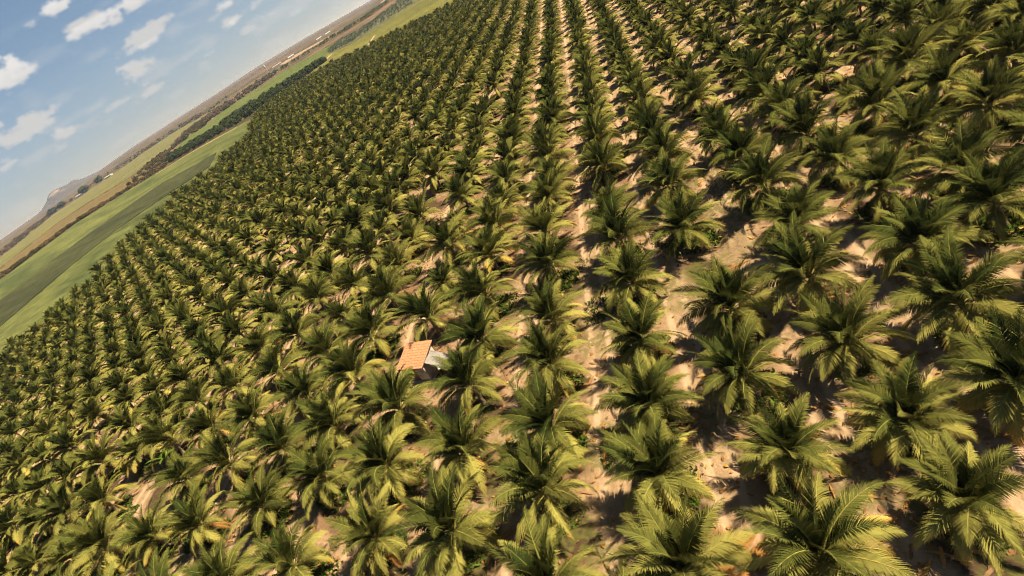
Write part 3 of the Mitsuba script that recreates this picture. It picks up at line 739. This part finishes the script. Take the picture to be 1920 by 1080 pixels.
# hedge between the green field and the bare strip; bushes beyond
scatter('scrub', 'scrub_model', [(-690, 655), (-560, 728), (-486, 756), (-470, 915), (-405, 900), (-353, 880), (-300, 880)], [(-690, 690), (-570, 765), (-490, 790), (-480, 950), (-410, 930), (-365, 920), (-320, 930)], 420, .6, 1.25, 42, lift=-.4)
scatter('scrub', 'scrub_model', [(-430, 1320), (-370, 1430), (-400, 1560), (-330, 1690), (-240, 1780)], [(-520, 1800), (-480, 2150), (-420, 2170), (-340, 2200), (-240, 2050)], 420, .8, 2.2, 43)
scatter('scrub', 'scrub_model', [(-1000, 1560), (-1310, 2500), (-1112, 2400), (-880, 2490), (-780, 2650), (-540, 2300)], [(-1400, 1900), (-1700, 3300), (-1500, 3300), (-1200, 3200), (-900, 3300), (-600, 3000)], 1000, .5, 2.0, 44, clump=.42)
scatter('scrub', 'scrub_model', [(-330, 1000), (-420, 1290), (-400, 1430)], [(-400, 960), (-480, 1270), (-500, 1450)], 160, .6, 1.3, 45)
labels['scrub'] = {'label': 'brown and olive scrub bushes in hedges and patches between the far fields', 'category': 'scrub', 'kind': 'stuff'}
# the blue-grey orchard of young palms, and the row of palms before the pink dirt strip
for q in range(3):
    rg = np.random.default_rng(3900 + q); mb = MB()
    for age, az, th0, bend, L in palm_fronds(rg, 14):
        frond(mb, rg, np.array([0, 0, .9 + .6]), az, th0, bend, L, 6, age * .4, lw=.42, parts=2, stalk=False)
    v, f, uv = mb.get(); group(f'orchard_model_{q}', {'palms': mikit.ply((v, f), 'orchard_leaf', uv=uv)})


def orchard_fn(p, n, uv): return mix((.040, .058, .034), (.085, .105, .062), noise(p.x * .2, p.y * .2)) * (.7 + .6 * uv.y)


scene['orchard_leaf'] = {'type': 'principledthin', 'base_color': mikit.proc(orchard_fn), 'roughness': .6, 'diff_trans': .4, 'spec_trans': 0.0}
scatter('palm_orchard', 'orchard_model', [(-44, 1100), (-5, 975), (18, 940), (50, 945), (90, 935), (130, 915), (190, 890)], [(-46, 1230), (-18, 1375), (47, 1250), (90, 1380), (135, 1500), (215, 1770), (330, 1900)], 1100, .8, 1.2, 46, nm=3)
labels['palm_orchard'] = {'label': 'blue-grey young palm orchard beyond the yellow-green field', 'category': 'palm orchard', 'kind': 'stuff'}
scatter('palm_belt', 'far_palm_model', [(-235, 1870), (-182, 1860), (-41, 1830), (53, 1760), (161, 1990)], [(-235, 1960), (-182, 1960), (-41, 1920), (53, 1830), (161, 2070)], 190, 1.3, 1.9, 47, nm=8)
labels['palm_belt'] = {'label': 'far belt of dark palms standing before the pinkish dirt strip', 'category': 'palm belt', 'kind': 'stuff'}


def far_tree(x, y, R, H, seed, label):
    rg = np.random.default_rng(seed); z = float(terrain(x, y))
    tr = trimesh.creation.cone(radius=.06 * H, height=H * .75, sections=7); tr.apply_translation([x, y, z - .3])
    k = 'tree'; n = 0
    while k in labels: n += 1; k = f'tree_{n:03d}'
    scene[k + '__trunk'] = mikit.ply(tr, 'bark')
    v, f, uv = blob_tree(rg, R, H, 420, R * .26, .2)
    scene[k + '__crown'] = mikit.ply((v + [x, y, z], f), 'forest_leaf', uv=uv)
    labels[k] = {'label': label, 'category': 'tree'}


far_tree(-1045, 2400, 15, 22, 1, 'smaller dark tree at the far field edge, right one of a pair')
far_tree(-1120, 2420, 20, 24, 2, 'larger dark tree at the far field edge, left one of a pair')
far_tree(-1290, 2560, 16, 20, 3, 'dark green tree at the far field edge, right of two below the table mountain')
far_tree(-1350, 2590, 18, 20, 4, 'dark green tree at the far field edge, left of two below the table mountain')


# far white buildings: walls, gable roof, doorway
def farm(x, y, w, d, h, yaw, key, label, cat='building'):
    z = float(terrain(x, y)); k = key; n = 0
    while k in labels: n += 1; k = f'{key}_{n:03d}'
    R = trimesh.transformations.rotation_matrix(yaw, [0, 0, 1])

    def put(part, m, mat):
        m.apply_transform(R); m.apply_translation([x, y, z - .3]); kk = f'{k}__{part}'; c = 0
        while kk in scene: c += 1; kk = f'{k}__{part}_{c:03d}'
        scene[kk] = mikit.ply(m, mat)
    put('wall', lbox(-w / 2, w / 2, -d / 2, d / 2, 0, h), 'white_paint')
    g = trimesh.creation.extrude_polygon(shapely.Polygon([(-d / 2 - .6, 0), (d / 2 + .6, 0), (0, h * .35)]), w + 1.2, engine='earcut')
    g.apply_transform(np.array([[0, 0, 1, -(w + 1.2) / 2], [1, 0, 0, 0], [0, 1, 0, h + .003], [0, 0, 0, 1.0]]))
    put('roof', g, 'white_paint')
    for q in np.linspace(-w * .32, w * .32, 3):
        put('doorway', lbox(q - w * .05, q + w * .05, -d / 2 - .05, -d / 2 + .05, .3, h * .65), 'wood_dark')
    labels[k] = {'label': label, 'category': cat}


farm(-232, 2570, 26, 12, 7, .1, 'farm_building', 'white far farm building with a bright roof, nearest to the white tower')
farm(-318, 2760, 44, 8, 4, .1, 'farm_building', 'long low white building on the dirt strip just right of the white tower')
farm(-108, 2700, 24, 12, 7, .1, 'farm_building', 'small white far building on the dirt strip, second from the upper right')
farm(-66, 2735, 22, 12, 7, .1, 'farm_building', 'small white far building farthest to the upper right on the dirt strip')
farm(-1211, 2553, 34, 12, 5, -.4, 'farm_shed', 'low white shed under the table mountain, left of the dark tree pair', 'shed')
farm(-1010, 2400, 34, 12, 5, -.4, 'farm_shed', 'low white shed beside the pair of dark trees on the far field edge', 'shed')

# water tower: slender column with a conical tank
x, y = -333.0, 2527.0; z = float(terrain(x, y))


def lathe(prof, n=20):
    m = trimesh.creation.revolve(np.array(prof), sections=n); m.apply_translation([x, y, z]); return m


scene['water_tower__column'] = mikit.ply(lathe([(0, -.5), (1.3, -.5), (1.1, 17), (0, 17)]), 'white_paint', smooth=40)
scene['water_tower__tank'] = mikit.ply(lathe([(0, 15), (1.15, 15.2), (2.9, 21), (2.9, 25), (1.9, 28), (.6, 30.5), (0, 30.6)]), 'white_paint', smooth=40)
labels['water_tower'] = {'label': 'tall slender white water tower rising above the far scrub', 'category': 'water tower'}

# ------------------------------------------------------------------ haze
scene['haze_air'] = {'type': 'homogeneous', 'albedo': {'type': 'rgb', 'value': [.87, .93, .99]}, 'sigma_t': {'type': 'rgb', 'value': [4.4e-5, 5.2e-5, 6.8e-5]}, 'phase': {'type': 'hg', 'g': .55}}
scene['haze'] = {'type': 'cube', 'to_world': T().translate([0, 0, 104]).scale([46000, 46000, 106]), 'bsdf': {'type': 'null'}, 'interior': {'type': 'ref', 'id': 'haze_air'}}
labels['haze'] = {'label': 'thin pale haze over the plain', 'category': 'haze', 'kind': 'stuff'}
